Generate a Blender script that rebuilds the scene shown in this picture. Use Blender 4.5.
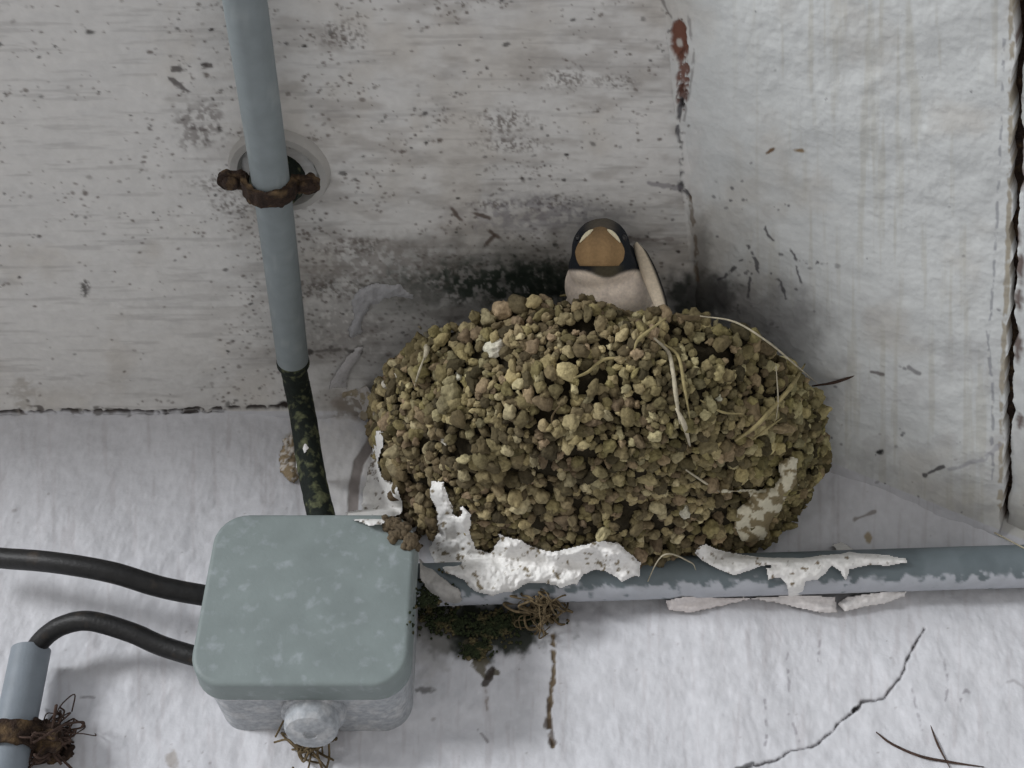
import bpy, bmesh, math, random
import numpy as np
from mathutils import Vector, Matrix
from mathutils.bvhtree import BVHTree

random.seed(7); rng = np.random.default_rng(11)
for o in list(bpy.data.objects): bpy.data.objects.remove(o)
COL = bpy.context.scene.collection
SC = bpy.context.scene

# ------------------------------------------------------------------ camera
TH = math.radians(38.0); FPX = 1122.0; ZC = 2.0
cam = bpy.data.cameras.new('camera'); camo = bpy.data.objects.new('camera', cam); COL.objects.link(camo)
camo.location = (0, 0, ZC); camo.rotation_euler = (math.pi/2 + TH, 0, 0)
cam.sensor_width = 36; cam.lens = 36*FPX/1024; cam.clip_start = 0.01
SC.camera = camo
# ------------------------------------------------------------------ light
SKY_UP, SKY_DN = (0.86, 0.90, 0.97, 1), (0.62, 0.60, 0.59, 1)
w = bpy.data.worlds.new('overcast'); SC.world = w; w.use_nodes = True
nt = w.node_tree; nt.nodes.clear()
out = nt.nodes.new('ShaderNodeOutputWorld'); bg = nt.nodes.new('ShaderNodeBackground')
tc = nt.nodes.new('ShaderNodeTexCoord'); sx = nt.nodes.new('ShaderNodeSeparateXYZ'); cr = nt.nodes.new('ShaderNodeValToRGB')
nt.links.new(tc.outputs['Generated'], sx.inputs[0])
mr = nt.nodes.new('ShaderNodeMapRange'); mr.inputs[1].default_value = -1; mr.inputs[2].default_value = 1
nt.links.new(sx.outputs[2], mr.inputs[0]); nt.links.new(mr.outputs[0], cr.inputs[0])
cr.color_ramp.elements[0].position = 0.40; cr.color_ramp.elements[0].color = SKY_DN
cr.color_ramp.elements[1].position = 0.60; cr.color_ramp.elements[1].color = SKY_UP
nt.links.new(cr.outputs[0], bg.inputs[0]); bg.inputs[1].default_value = 0.93
nt.links.new(bg.outputs[0], out.inputs[0])
sun = bpy.data.lights.new('hazy_sun', 'SUN'); sun.energy = 2.35; sun.angle = math.radians(13); sun.color = (0.97, 0.98, 1.0)
suno = bpy.data.objects.new('hazy_sun', sun); COL.objects.link(suno)
suno.rotation_euler = Vector((0.76, 0.62, -0.13)).to_track_quat('-Z', 'Y').to_euler()
suno.location = (-1, -1, 3)
SC.view_settings.view_transform = 'Standard'; SC.view_settings.look = 'None'
SC.view_settings.gamma = 1; SC.view_settings.use_curve_mapping = False
SC.view_settings.exposure = 0.0

# ------------------------------------------------------------------ geometry of the place
D = 0.42; H = D*math.tan(TH + math.atan((384-410)/FPX))      # wall distance, ceiling height over the camera
Fv = np.array((0, math.cos(TH), math.sin(TH))); Rv = np.array((1., 0, 0)); Uv = np.array((0, -math.sin(TH), math.cos(TH)))
O = np.array((0, 0, ZC))
def ray(px, py):
    return Fv + (px-512)/FPX*Rv + (384-py)/FPX*Uv
def on_wall(px, py, off=0.0):
    d = ray(px, py); return O + d*((D-off)/d[1])
def on_ceil(px, py, off=0.0):
    d = ray(px, py); return O + d*((H-off)/d[2])
def proj(P):
    P = np.asarray(P, float) - O
    z = P@Fv; z = np.where(np.abs(z) < 1e-4, 1e-4, z)
    return 512 + FPX*(P@Rv)/z, 384 - FPX*(P@Uv)/z, z
# sloping panel: through the crack on the ceiling and the junction on the wall
PA = on_ceil(664, 0); PB = on_ceil(704, 410); PCn = on_wall(1010, 534)
pn = np.cross(PB-PA, PCn-PA); pn /= np.linalg.norm(pn)
if pn[2] > 0: pn = -pn                                   # points down, into the open
def on_panel(px, py, off=0.0):
    d = ray(px, py); p0 = PA + pn*off
    return O + d*((p0-O)@pn/(d@pn))
def panel_z(x, y):
    return PA[2] - (pn[0]*(x-PA[0]) + pn[1]*(y-PA[1]))/pn[2]
def ceil_z(x, y): return np.minimum(ZC+H, panel_z(x, y))

# ------------------------------------------------------------------ noise
T2 = rng.random((256, 256)).astype(np.float32); T3 = rng.random((64, 64, 64)).astype(np.float32)
def vn2(x, y, seed=0):
    x = np.asarray(x)+seed*17.13; y = np.asarray(y)+seed*7.77
    xi = np.floor(x).astype(int); yi = np.floor(y).astype(int); fx = x-xi; fy = y-yi
    fx = fx*fx*(3-2*fx); fy = fy*fy*(3-2*fy)
    a = T2[xi & 255, yi & 255]; b = T2[(xi+1) & 255, yi & 255]; c = T2[xi & 255, (yi+1) & 255]; d = T2[(xi+1) & 255, (yi+1) & 255]
    return (a*(1-fx)+b*fx)*(1-fy)+(c*(1-fx)+d*fx)*fy
def fbm2(x, y, seed=0, o=4):
    s = 0; a = 0.5; t = 0
    for k in range(o):
        s = s+a*vn2(x*2**k, y*2**k, seed+k*3); t += a; a *= .55
    return s/t
def vn3(P, seed=0):
    P = P+seed*5.31; I = np.floor(P).astype(int); f = P-I; f = f*f*(3-2*f)
    r = 0
    for i in (0, 1):
        for j in (0, 1):
            for k in (0, 1):
                wgt = (f[..., 0] if i else 1-f[..., 0])*(f[..., 1] if j else 1-f[..., 1])*(f[..., 2] if k else 1-f[..., 2])
                r = r+wgt*T3[(I[..., 0]+i) & 63, (I[..., 1]+j) & 63, (I[..., 2]+k) & 63]
    return r
def fbm3(P, seed=0, o=3):
    s = 0; a = .5; t = 0
    for k in range(o): s = s+a*vn3(P*2**k, seed+k*3); t += a; a *= .55
    return s/t
def sst(a, b, x):
    t = np.clip((x-a)/(b-a), 0, 1); return t*t*(3-2*t)

# ------------------------------------------------------------------ helpers: objects, tags, materials
def lin(c):
    c = np.asarray(c, float)/255.0
    return np.where(c <= .04045, c/12.92, ((c+.055)/1.055)**2.4)
def link(name, me, m=None, parent=None, smooth=True):
    o = bpy.data.objects.new(name, me); COL.objects.link(o)
    if m: me.materials.append(m)
    if smooth: me.polygons.foreach_set('use_smooth', [True]*len(me.polygons))
    if parent is not None:
        o.parent = parent; o.matrix_parent_inverse = Matrix.Translation(-Vector(parent.location))
    return o
def fast_mesh(name, V, Q):
    V = np.asarray(V, np.float32); Q = np.asarray(Q, np.int32); k = Q.shape[1]
    me = bpy.data.meshes.new(name)
    me.vertices.add(len(V)); me.vertices.foreach_set('co', V.ravel())
    me.loops.add(Q.size); me.loops.foreach_set('vertex_index', Q.ravel())
    me.polygons.add(len(Q)); me.polygons.foreach_set('loop_start', np.arange(0, Q.size, k, dtype=np.int32))
    me.update(calc_edges=True); me.validate(); return me
def set_col(me, C, name='col'):
    a = me.color_attributes.new(name, 'FLOAT_COLOR', 'POINT')
    C4 = np.ones((len(C), 4), np.float32); C4[:, :3] = C; a.data.foreach_set('color', C4.ravel())
def empty(name, loc):
    o = bpy.data.objects.new(name, None); COL.objects.link(o); o.location = Vector(loc); o.empty_display_size = .01; return o
def tag(o, label=None, cat=None, group=None, kind=None):
    if label: o['label'] = label
    if cat: o['category'] = cat
    if group: o['group'] = group
    if kind: o['kind'] = kind
    return o
def mat(name, base=None, attr=False, rough=.7, noise_scale=400, var=.25, bump=.3, bump_dist=.0006, bump_scale=900, second=None, sec_scale=120, sec_lo=.5, sec_hi=.6, spec=.3, metal=0):
    m = bpy.data.materials.new(name); m.use_nodes = True; N = m.node_tree.nodes; L = m.node_tree.links
    b = N['Principled BSDF']; b.inputs['Roughness'].default_value = rough; b.inputs['Metallic'].default_value = metal
    b.inputs['Specular IOR Level'].default_value = spec
    co = N.new('ShaderNodeTexCoord')
    if attr:
        a = N.new('ShaderNodeAttribute'); a.attribute_name = 'col'; src = a.outputs['Color']
    else:
        r = N.new('ShaderNodeRGB'); r.outputs[0].default_value = (*lin(base), 1); src = r.outputs[0]
    if second is not None:
        n2 = N.new('ShaderNodeTexNoise'); n2.inputs['Scale'].default_value = sec_scale; n2.inputs['Detail'].default_value = 5
        L.new(co.outputs['Object'], n2.inputs['Vector'])
        m2 = N.new('ShaderNodeMapRange'); m2.inputs[1].default_value = sec_lo; m2.inputs[2].default_value = sec_hi
        L.new(n2.outputs[0], m2.inputs[0])
        mx = N.new('ShaderNodeMix'); mx.data_type = 'RGBA'; L.new(m2.outputs[0], mx.inputs[0]); L.new(src, mx.inputs[6])
        mx.inputs[7].default_value = (*lin(second), 1); src = mx.outputs[2]
    n = N.new('ShaderNodeTexNoise'); n.inputs['Scale'].default_value = noise_scale; n.inputs['Detail'].default_value = 4
    L.new(co.outputs['Object'], n.inputs['Vector'])
    mp = N.new('ShaderNodeMapRange'); mp.inputs[1].default_value = .3; mp.inputs[2].default_value = .7
    mp.inputs[3].default_value = 1-var; mp.inputs[4].default_value = 1+var*.4; L.new(n.outputs[0], mp.inputs[0])
    mu = N.new('ShaderNodeMix'); mu.data_type = 'RGBA'; mu.blend_type = 'MULTIPLY'; mu.inputs[0].default_value = 1
    L.new(src, mu.inputs[6]); L.new(mp.outputs[0], mu.inputs[7]); L.new(mu.outputs[2], b.inputs['Base Color'])
    nb = N.new('ShaderNodeTexNoise'); nb.inputs['Scale'].default_value = bump_scale; nb.inputs['Detail'].default_value = 3
    L.new(co.outputs['Object'], nb.inputs['Vector'])
    bp = N.new('ShaderNodeBump'); bp.inputs['Strength'].default_value = bump; bp.inputs['Distance'].default_value = bump_dist
    L.new(nb.outputs[0], bp.inputs['Height']); L.new(bp.outputs[0], b.inputs['Normal'])
    return m
M = dict(
    wall=mat('white_paint', attr=True, rough=.75, noise_scale=260, var=.07, bump=.35, bump_dist=.0005, bump_scale=500),
    flake=mat('chalky_paint', attr=True, rough=.85, noise_scale=500, var=.1, bump=.5, bump_scale=900),
    mud=mat('dried_mud', attr=True, rough=.95, noise_scale=700, var=.35, bump=.8, bump_dist=.0006, bump_scale=1400, spec=.15),
    lid=mat('grey_lid_plastic', (122, 132, 131), rough=.5, noise_scale=90, var=.12, bump=.15, second=(147, 155, 158), sec_scale=210, sec_lo=.56, sec_hi=.8),
    box=mat('grey_box_plastic', (158, 162, 166), rough=.6, noise_scale=500, var=.25, bump=.3, second=(176, 178, 180), sec_scale=160),
    pvc=mat('grey_pvc', attr=True, rough=.5, noise_scale=200, var=.08, bump=.12),
    rubber=mat('black_rubber', (27, 27, 27), rough=.5, noise_scale=300, var=.4, bump=.3, second=(58, 50, 42), sec_scale=140, sec_lo=.58, sec_hi=.78),
    mould=mat('mouldy_sheath', (22, 30, 24), rough=.8, noise_scale=500, var=.5, bump=.5, second=(88, 92, 66), sec_scale=240, sec_lo=.5, sec_hi=.62),
    rust=mat('rusted_iron', (50, 37, 29), rough=.9, noise_scale=600, var=.5, bump=.9, bump_dist=.001, second=(92, 74, 52), sec_scale=170, sec_lo=.5, sec_hi=.65),
    straw=mat('dry_straw', (150, 138, 98), rough=.8, noise_scale=500, var=.3, bump=.2),
    palestraw=mat('pale_straw', (176, 168, 146), rough=.8, noise_scale=500, var=.3, bump=.2),
    twig=mat('brown_twig', (70, 54, 46), rough=.85, noise_scale=500, var=.4, bump=.3),
    tuft=mat('dry_brown_grass', (104, 90, 66), rough=.9, noise_scale=500, var=.5, bump=.5),
    moss=mat('dark_moss', (44, 52, 30), rough=.95, noise_scale=600, var=.5, bump=.8, second=(92, 84, 58), sec_scale=220),
    bird=mat('plumage', attr=True, rough=.85, noise_scale=900, var=.15, bump=.5, bump_dist=.0005, bump_scale=1500),
    mudc=mat('crumbly_mud', (96, 84, 66), rough=.95, noise_scale=700, var=.5, bump=.8),
    eye=mat('dark_eye', (10, 10, 12), rough=.12, var=.0, bump=0, spec=.6),
)

# ------------------------------------------------------------------ marks map (albedo of stains, cracks, chips, and painted shade beside the nest), in a plan of the surfaces
K = 1.5; X0, Y0 = -160, -160; CW, CH = int(1344*K), int(1088*K)
gx, gy = np.meshgrid(np.arange(CW)/K+X0, np.arange(CH)/K+Y0)
C = np.zeros((CH, CW, 3), np.float32); HG = np.zeros((CH, CW), np.float32)
wallmask = (gy > np.where(gx < 704, 411, 411+(gx-704)*(534-411)/306.))
base_c = lin((203, 202, 199)); base_w = lin((199, 200, 204)); base_p = lin((203, 206, 205))
panelmask = (~wallmask) & (gx > 664+gy*40/410.)
C[:] = base_c; C[wallmask] = base_w
pb = (sst(-14, 34, gx-(664+gy*40/410.)+(fbm2(gx/12, gy/25, 77)-.5)*46)*(~wallmask))[..., None]; C[:] = C*(1-pb)+base_p*pb
def blend(mask, col, amt=1.0):
    m = np.clip(mask*amt, 0, 1)[..., None]; C[:] = C*(1-m)+lin(col)*m
def region(x0, y0, x1, y1):
    a = max(0, int((x0-X0)*K)); b = min(CW, int((x1-X0)*K)+1); c = max(0, int((y0-Y0)*K)); d = min(CH, int((y1-Y0)*K)+1)
    return slice(c, d), slice(a, b)
def seg_dist(x, y, p, q):
    px, py = p; vx, vy = q[0]-px, q[1]-py; l = vx*vx+vy*vy+1e-9
    t = np.clip(((x-px)*vx+(y-py)*vy)/l, 0, 1); return np.hypot(x-px-t*vx, y-py-t*vy)
def stroke(pts, wd, col, amt=1.0, rough=.6, depth=0.0, seed=1, soft=1.0, brk=0.0, vary=1.0):
    xs = [p[0] for p in pts]; ys = [p[1] for p in pts]; pad = wd*3+6
    s = region(min(xs)-pad, min(ys)-pad, max(xs)+pad, max(ys)+pad); x = gx[s]; y = gy[s]
    x = x+(fbm2(x/9, y/9, seed)-.5)*5*rough; y = y+(fbm2(x/9, y/9, seed+5)-.5)*5*rough
    d = np.full(x.shape, 1e9)
    for p, q in zip(pts[:-1], pts[1:]): d = np.minimum(d, seg_dist(x, y, p, q))
    w_ = wd*(1-.6*vary+1.2*vary*vn2(gx[s]/6, gy[s]/6, seed+9))
    m = 1-sst(w_-soft*.5, w_+soft, d)
    if brk: m = m*sst(brk-.08, brk+.08, fbm2(gx[s]/8, gy[s]/8, seed+11, 3))
    m = m*amt
    C[s] = C[s]*(1-m[..., None])+lin(col)*m[..., None]; HG[s] += depth*m
def blob(cx, cy, rx, ry, col, amt=1., seed=1, ns=8, thr=.0, soft=.35, ang=0., depth=0.):
    R = max(rx, ry)*1.8+3; s = region(cx-R, cy-R, cx+R, cy+R); x = gx[s]-cx; y = gy[s]-cy
    c, sn = math.cos(ang), math.sin(ang); xx = (x*c+y*sn)/rx; yy = (-x*sn+y*c)/ry
    r = np.hypot(xx, yy)+(fbm2(gx[s]/ns, gy[s]/ns, seed)-.5)*1.1
    m = (1-sst(1-soft, 1+soft, r))
    if thr: m = m*sst(thr-.06, thr+.08, fbm2(gx[s]/ns*1.7, gy[s]/ns*1.7, seed+4, 4))
    m = m*amt; C[s] = C[s]*(1-m[..., None])+lin(col)*m[..., None]; HG[s] += depth*m
# broad tone of grime
f = fbm2(gx/70, gy/70, 3); blend(sst(.5, .75, f)*~wallmask, (176, 168, 156), .35)
blend(sst(.45, .75, fbm2(gx/40, gy/14, 6))*(~wallmask)*(~panelmask)*sst(120, 330, gx), (142, 136, 130), .45)
# streaks: board marks on the ceiling, runs on the panel and wall
blend(sst(.58, .72, fbm2(gx/60, gy/4, 21))*(~wallmask)*(~panelmask), (112, 108, 106), .22)
blend(sst(.55, .75, fbm2(gx/7, gy/120, 23))*panelmask*sst(700, 800, gx), (178, 176, 164), .4)
blend(sst(.57, .75, fbm2(gx/5, gy/50, 25))*wallmask, (172, 168, 170), .35)
blend(sst(.52, .7, fbm2(gx/26, gy/20, 27))*panelmask*sst(250, 340, gy), (172, 172, 172), .4)
# mould specks
def specks(n, fn, col, rmin, rmax, seed, amt=.8):
    r_ = np.random.default_rng(seed); k = 0; tries = 0
    while k < n and tries < n*40:
        tries += 1; x, y = r_.uniform(-60, 1084), r_.uniform(-60, 828)
        if r_.random() > fn(x, y): continue
        k += 1; r = r_.uniform(rmin, rmax)*(1 if r_.random() < .93 else 1.8)
        blob(x, y, r*r_.uniform(.9, 1.9), r, col, amt*r_.uniform(.4, 1), seed=int(r_.integers(0, 200)), ns=3, ang=r_.uniform(-.5, .5))
def dens_ceil(x, y):
    if y > 405 or x > 690: return 0
    cl = sst(.45, .62, fbm2(x/45, y/22, 31)); v = .08+.7*cl
    if x < 210: v *= .45 if y < 240 else .15
    if x > 240: v *= 1.1
    if x > 470 and y < 160: v *= .5
    if 230 < y < 300: v *= 1.6
    return min(1, float(v))
specks(3000, dens_ceil, (84, 72, 64), .4, 1.3, 5, .8)
specks(420, dens_ceil, (38, 33, 31), .6, 1.6, 6, .9)
for k in range(26):
    x, y = rng.uniform(130, 620), rng.uniform(20, 300)
    if dens_ceil(x, y) > .2: blob(x, y, rng.uniform(14, 40), rng.uniform(4, 11), (96, 88, 82), .75, seed=k, ns=4, soft=.6, thr=.52)
def dens_panel(x, y):
    t = float(sst(.5, .66, fbm2(x/38, y/38, 41)))
    a = math.exp(-((x-740)/50)**2-((y-265)/60)**2)+.5*math.exp(-((x-870)/60)**2-((y-440)/35)**2)+.03
    return min(1, a*(.2+t)) if (x > 680 and y < 530) else 0
specks(300, dens_panel, (70, 68, 74), .6, 1.5, 8, .8)
specks(170, lambda x, y: .5 if y > 420 and x < 1010 else 0, (110, 100, 96), .4, 1.1, 9, .6)
# dark mildew close above the nest, old nest scar to its left, painted shade to its right
blob(480, 272, 120, 30, (70, 72, 66), .55, seed=3, ns=16, soft=.7)
blob(500, 283, 95, 20, (40, 52, 42), .95, seed=4, ns=8, soft=.6, thr=.42)
blob(545, 285, 42, 22, (30, 40, 32), .9, seed=5, ns=8, soft=.6, thr=.34)
blob(540, 215, 70, 16, (110, 106, 116), .45, seed=7, ns=9, soft=.6, thr=.45)
blob(380, 262, 80, 22, (112, 104, 98), .5, seed=9, ns=7, soft=.6, thr=.45)
blob(400, 300, 50, 18, (120, 120, 116), .6, seed=8, ns=9, soft=.6)
blob(345, 330, 40, 30, (128, 124, 122), .5, seed=18, ns=6, soft=.6, thr=.4)
blob(700, 300, 34, 26, (24, 32, 24), .9, seed=12, ns=9, soft=.5)
blob(760, 320, 60, 40, (120, 118, 118), .6, seed=13, ns=14, soft=.6)  # soft grey shade right of the nest, painted into the panel colour
blob(700, 260, 10, 40, (110, 108, 104), .6, seed=14, ns=8, soft=.6)
for x, y, a in ((483, 216, .3), (490, 240, -.9), (495, 235, .6), (456, 214, .9)): blob(x, y, 9, 2.2, (74, 56, 44), .8, seed=int(x), ns=4, ang=a)
# junction of wall and ceiling
stroke([(-60, 414), (60, 411), (150, 412), (240, 408), (290, 407)], 1.5, (52, 46, 44), .95, depth=-.0012, seed=2, brk=.42)
stroke([(20, 411), (40, 409)], 4, (64, 56, 52), .8, seed=3, brk=.45); stroke([(70, 410), (130, 412)], 3, (74, 68, 62), .7, seed=4, brk=.5)
blob(284, 405, 7, 3.4, (40, 32, 28), 1, seed=3, ns=4, ang=-.2)
stroke([(305, 352), (340, 350), (365, 352)], 1.2, (80, 74, 70), .6, seed=5, brk=.4)
# crack and brick-red chips along the panel's edge
stroke([(655, -20), (664, 4), (672, 18)], 1.0, (90, 84, 82), .6, seed=6)
blob(679, 38, 8.5, 21, (112, 74, 60), 1, seed=7, ns=9, soft=.15, depth=-.0012, ang=-.05)
blob(683, 74, 6.5, 24, (116, 80, 68), .95, seed=8, ns=6, soft=.2, thr=.42, depth=-.001)
blob(681, 98, 5, 12, (92, 60, 50), .9, seed=9, ns=5, soft=.2, thr=.45, depth=-.001)
blob(678, 45, 3, 4, (190, 186, 180), .9, seed=10, ns=4)
stroke([(688, 15), (694, 50), (690, 90), (684, 120)], .9, (120, 116, 114), .6, seed=7, brk=.35)
stroke([(680, 100), (677, 130), (682, 165), (683, 188), (690, 198)], 1.5, (70, 68, 72), .85, depth=-.001, seed=8, brk=.42)
blob(681, 187, 3, 6, (38, 36, 40), .9, seed=3, ns=3); blob(682, 104, 2.5, 4, (30, 28, 28), .9, seed=4, ns=3)
stroke([(690, 198), (696, 240), (697, 280)], 1.6, (104, 88, 70), .7, seed=9, brk=.38)
stroke([(650, 183), (680, 188)], 2.2, (110, 106, 112), .6, seed=10)
stroke([(600, 232), (640, 240), (672, 239)], 1.6, (130, 122, 118), .6, seed=12)
for a, b in (((765, 228), (772, 240)), ((748, 245), (760, 272)), ((735, 268), (718, 280)), ((790, 250), (800, 262)), ((800, 262), (825, 264)), ((750, 278), (748, 296)), ((778, 280), (785, 298)), ((797, 265), (800, 285))):
    stroke([a, b], 1.15, (58, 56, 62), .8, seed=int(a[0]), brk=.46, rough=1.5)
blob(770, 151, 5, 1.7, (104, 78, 50), .95, seed=2, ns=4, ang=-.6); blob(800, 150.5, 6, 2, (128, 104, 66), .9, seed=3, ns=4, ang=.1)
for y_ in (40, 95, 150, 178, 235, 268, 300, 345, 420): blob(1019+rng.uniform(-2, 3), y_, 4, rng.uniform(6, 18), (74, 48, 36), .85, seed=y_, ns=5)
# right edge of the panel: rust and loss
stroke([(1012, -40), (1011, 130), (1008, 260), (1002, 380), (1000, 520)], 2.2, (150, 140, 120), .8, seed=14, brk=.42)
stroke([(1004, 40), (998, 200), (990, 330)], 1.1, (120, 122, 130), .6, seed=15, brk=.47)
stroke([(988, 330), (993, 400), (992, 480)], 1.2, (120, 122, 130), .6, seed=16, brk=.45)
blob(1004, 512, 4, 5, (80, 52, 24), .9, seed=3, ns=3)
# marks around the foot of the panel
blob(880, 452, 3.4, 2.6, (30, 28, 30), .95, seed=4, ns=3); stroke([(925, 475), (934, 470), (944, 467)], 2, (60, 56, 58), .85, seed=17, brk=.4)
stroke([(872, 372), (884, 374)], 1.2, (84, 76, 74), .8, seed=2); stroke([(908, 368), (920, 374)], 1.5, (110, 108, 110), .7, seed=3)
stroke([(855, 520), (875, 512)], 1.6, (110, 100, 92), .7, seed=4); blob(868, 538, 4, 5, (140, 122, 84), .8, seed=5, ns=4)
stroke([(950, 470), (985, 458), (1000, 445)], 2, (150, 150, 156), .6, seed=6, brk=.4)
# wall: pale fresh paint left of the nest, bare grey strip
blob(338, 465, 26, 50, (228, 227, 226), .8, seed=3, ns=12, soft=.5); blob(385, 480, 22, 46, (232, 230, 228), .9, seed=4, ns=10, soft=.3)
stroke([(380, 424), (370, 445), (359, 462), (354, 485), (353, 516)], 5.0, (146, 139, 136), 1, rough=.25, seed=5, soft=1.0, depth=-.0004, vary=.15)
blob(365, 405, 30, 14, (126, 116, 104), .8, seed=9, ns=8, thr=.38)
# wall under the nest
blob(482, 630, 70, 27, (32, 37, 27), .97, seed=4, ns=11, soft=.3); blob(448, 616, 40, 28, (34, 38, 30), .8, seed=6, ns=8, soft=.4)
stroke([(470, 645), (483, 665), (490, 672)], 7, (84, 78, 60), .9, seed=4, brk=.36); stroke([(492, 668), (486, 684)], 3, (48, 40, 34), .9, seed=5)
stroke([(486, 684), (487, 710)], 1, (120, 108, 98), .7, seed=6, brk=.4)
stroke([(554, 636), (553, 680), (548, 720), (552, 745)], 2.0, (104, 88, 62), .95, rough=.8, seed=7, brk=.30, depth=-.001)
stroke([(550, 700), (547, 725), (553, 742)], 3.2, (72, 58, 44), .8, seed=8, brk=.42)
blob(565, 615, 60, 9, (110, 108, 112), .5, seed=9, ns=9, soft=.5); blob(425, 690, 9, 3, (60, 56, 52), .7, seed=9, ns=3)
blob(433, 640, 18, 40, (150, 148, 146), .6, seed=10, ns=9, soft=.5)
# wall cracks, lower right
ck = [(924, 628), (912, 652), (899, 680), (884, 697), (862, 702), (852, 714), (838, 724), (826, 738), (812, 747), (790, 751), (776, 760), (735, 771), (700, 790)]
stroke(ck, .75, (60, 56, 58), .9, rough=.9, depth=-.0012, seed=11)
blob(855, 709, 5, 3, (24, 22, 24), 1, seed=5, ns=3, ang=-.7); stroke([(735, 770), (752, 763)], 1.6, (40, 38, 40), .8, seed=3)
for i, (a, b, c_) in enumerate((((786, 640), (788, 668), (790, 700)), ((788, 715), (796, 730), (800, 745)), ((944, 660), (948, 680), (946, 700)), ((912, 690), (918, 712), (922, 730)), ((960, 700), (966, 690), (975, 700)), ((765, 700), (767, 730), (766, 745)), ((820, 640), (818, 660), (820, 670)))):
    stroke([a, b, c_], .9, (130, 126, 132), .65, seed=20+i, brk=.45)
stroke([(1006, 683), (1014, 680), (1024, 688)], .9, (150, 148, 150), .6, seed=3)
stroke([(478, 730), (488, 742)], 1, (90, 80, 80), .6, seed=3, brk=.4)
stroke([(80, 697), (94, 698)], .5, (90, 84, 84), .7, seed=3)
blob(172, 760, 6, 9, (140, 130, 118), .6, seed=4, ns=4)
blob(25, 395, 13, 20, (165, 160, 152), .6, seed=7, ns=6, thr=.45)
blob(85, 288, 5, 8, (54, 48, 44), .8, seed=7, ns=3, thr=.42)
blob(200, 125, 26, 24, (96, 88, 84), .6, seed=11, ns=7, thr=.5)
stroke([(165, 70), (195, 68), (215, 64)], 2.2, (58, 50, 48), .8, seed=5, brk=.45); stroke([(168, 78), (190, 92)], 2, (60, 52, 50), .8, seed=6, brk=.45)
stroke([(150, 128), (205, 128)], 2, (84, 76, 74), .7, seed=8, brk=.5)
blob(295, 455, 12, 22, (150, 138, 116), .5, seed=7, ns=6)

def sample(A, u, v):
    fx = np.clip((u-X0)*K, 0, CW-1.001); fy = np.clip((v-Y0)*K, 0, CH-1.001); xi = fx.astype(int); yi = fy.astype(int)
    a = fx-xi; b = fy-yi
    if A.ndim == 3: a = a[..., None]; b = b[..., None]
    return (A[yi, xi]*(1-a)+A[yi, xi+1]*a)*(1-b)+(A[yi+1, xi]*(1-a)+A[yi+1, xi+1]*a)*b
def surf_color(P, side):
    """colour and relief of the painted surface; marks only on the visible field, plain paint beyond"""
    u, v, z = proj(P); basec = {'wall': base_w, 'ceil': base_c, 'panel': base_p}[side]
    inside = (z > .05) & (u > X0+2) & (u < X0+1340) & (v > Y0+2) & (v < Y0+1084)
    c = np.where(inside[:, None], sample(C, u, v), basec); h = np.where(inside, sample(HG, u, v), 0)
    return c, h
def axis(lo, a, b, hi, fine, coarse=.03):
    L = np.linspace(lo, a, max(2, int((a-lo)/coarse)))[:-1] if a > lo else np.array([])
    Mi = np.linspace(a, b, int((b-a)/fine)+1); R = np.linspace(b, hi, max(2, int((hi-b)/coarse)))[1:] if hi > b else np.array([])
    return np.concatenate([L, Mi, R])
def grid_faces(n, m):
    i = np.arange(n*m).reshape(n, m); return np.stack([i[:-1, :-1].ravel(), i[1:, :-1].ravel(), i[1:, 1:].ravel(), i[:-1, 1:].ravel()], 1)
def add_slab(V, Q, n, m, nv):                             # closes a grid into a slab along -nv
    edge = np.concatenate([np.arange(m), np.arange(1, n)*m+m-1, (n-1)*m+np.arange(m-2, -1, -1), np.arange(n-2, 0, -1)*m])
    B = V[edge]+nv; k = len(V); r = np.arange(len(edge)); s = np.roll(r, -1)
    Q2 = np.stack([edge[r], edge[s], k+s, k+r], 1)
    cc = k+len(edge); V2 = np.concatenate([V, B, B.mean(0)[None]])
    Q3 = np.stack([k+r, k+s, np.full(len(r), cc), np.full(len(r), cc)], 1)
    return V2, np.concatenate([Q, Q2]), Q3
# wall
xs = axis(-1.3, -.27, .28, 1.3, .00055); zs = axis(-1.2, .12, H+.004, H+.03, .00055, .03)
Xg, Zg = np.meshgrid(xs, zs, indexing='ij'); P = np.stack([Xg.ravel(), np.full(Xg.size, D), ZC+Zg.ravel()], 1)
rel = (fbm2(P[:, 0]*28, P[:, 2]*28, 51)-.5)*.006+(fbm2(P[:, 0]*160, P[:, 2]*70, 53)-.5)*.0010+(fbm2(P[:, 0]*500, P[:, 2]*300, 54, 2)-.5)*.0003
gapz = ceil_z(P[:, 0], P[:, 1])-P[:, 2]; fl = sst(.05, .11, P[:, 0]); rel = rel+(.003+.006*fl)*np.exp(-np.maximum(gapz, 0)/(.008+.008*fl))
P[:, 1] -= rel; col_, hh = surf_color(P, 'wall'); P[:, 1] -= hh
me = fast_mesh('wall_back', P, grid_faces(len(xs), len(zs))); set_col(me, col_); o = link('wall_back', me, M['wall']); o['kind'] = 'structure'
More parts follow.
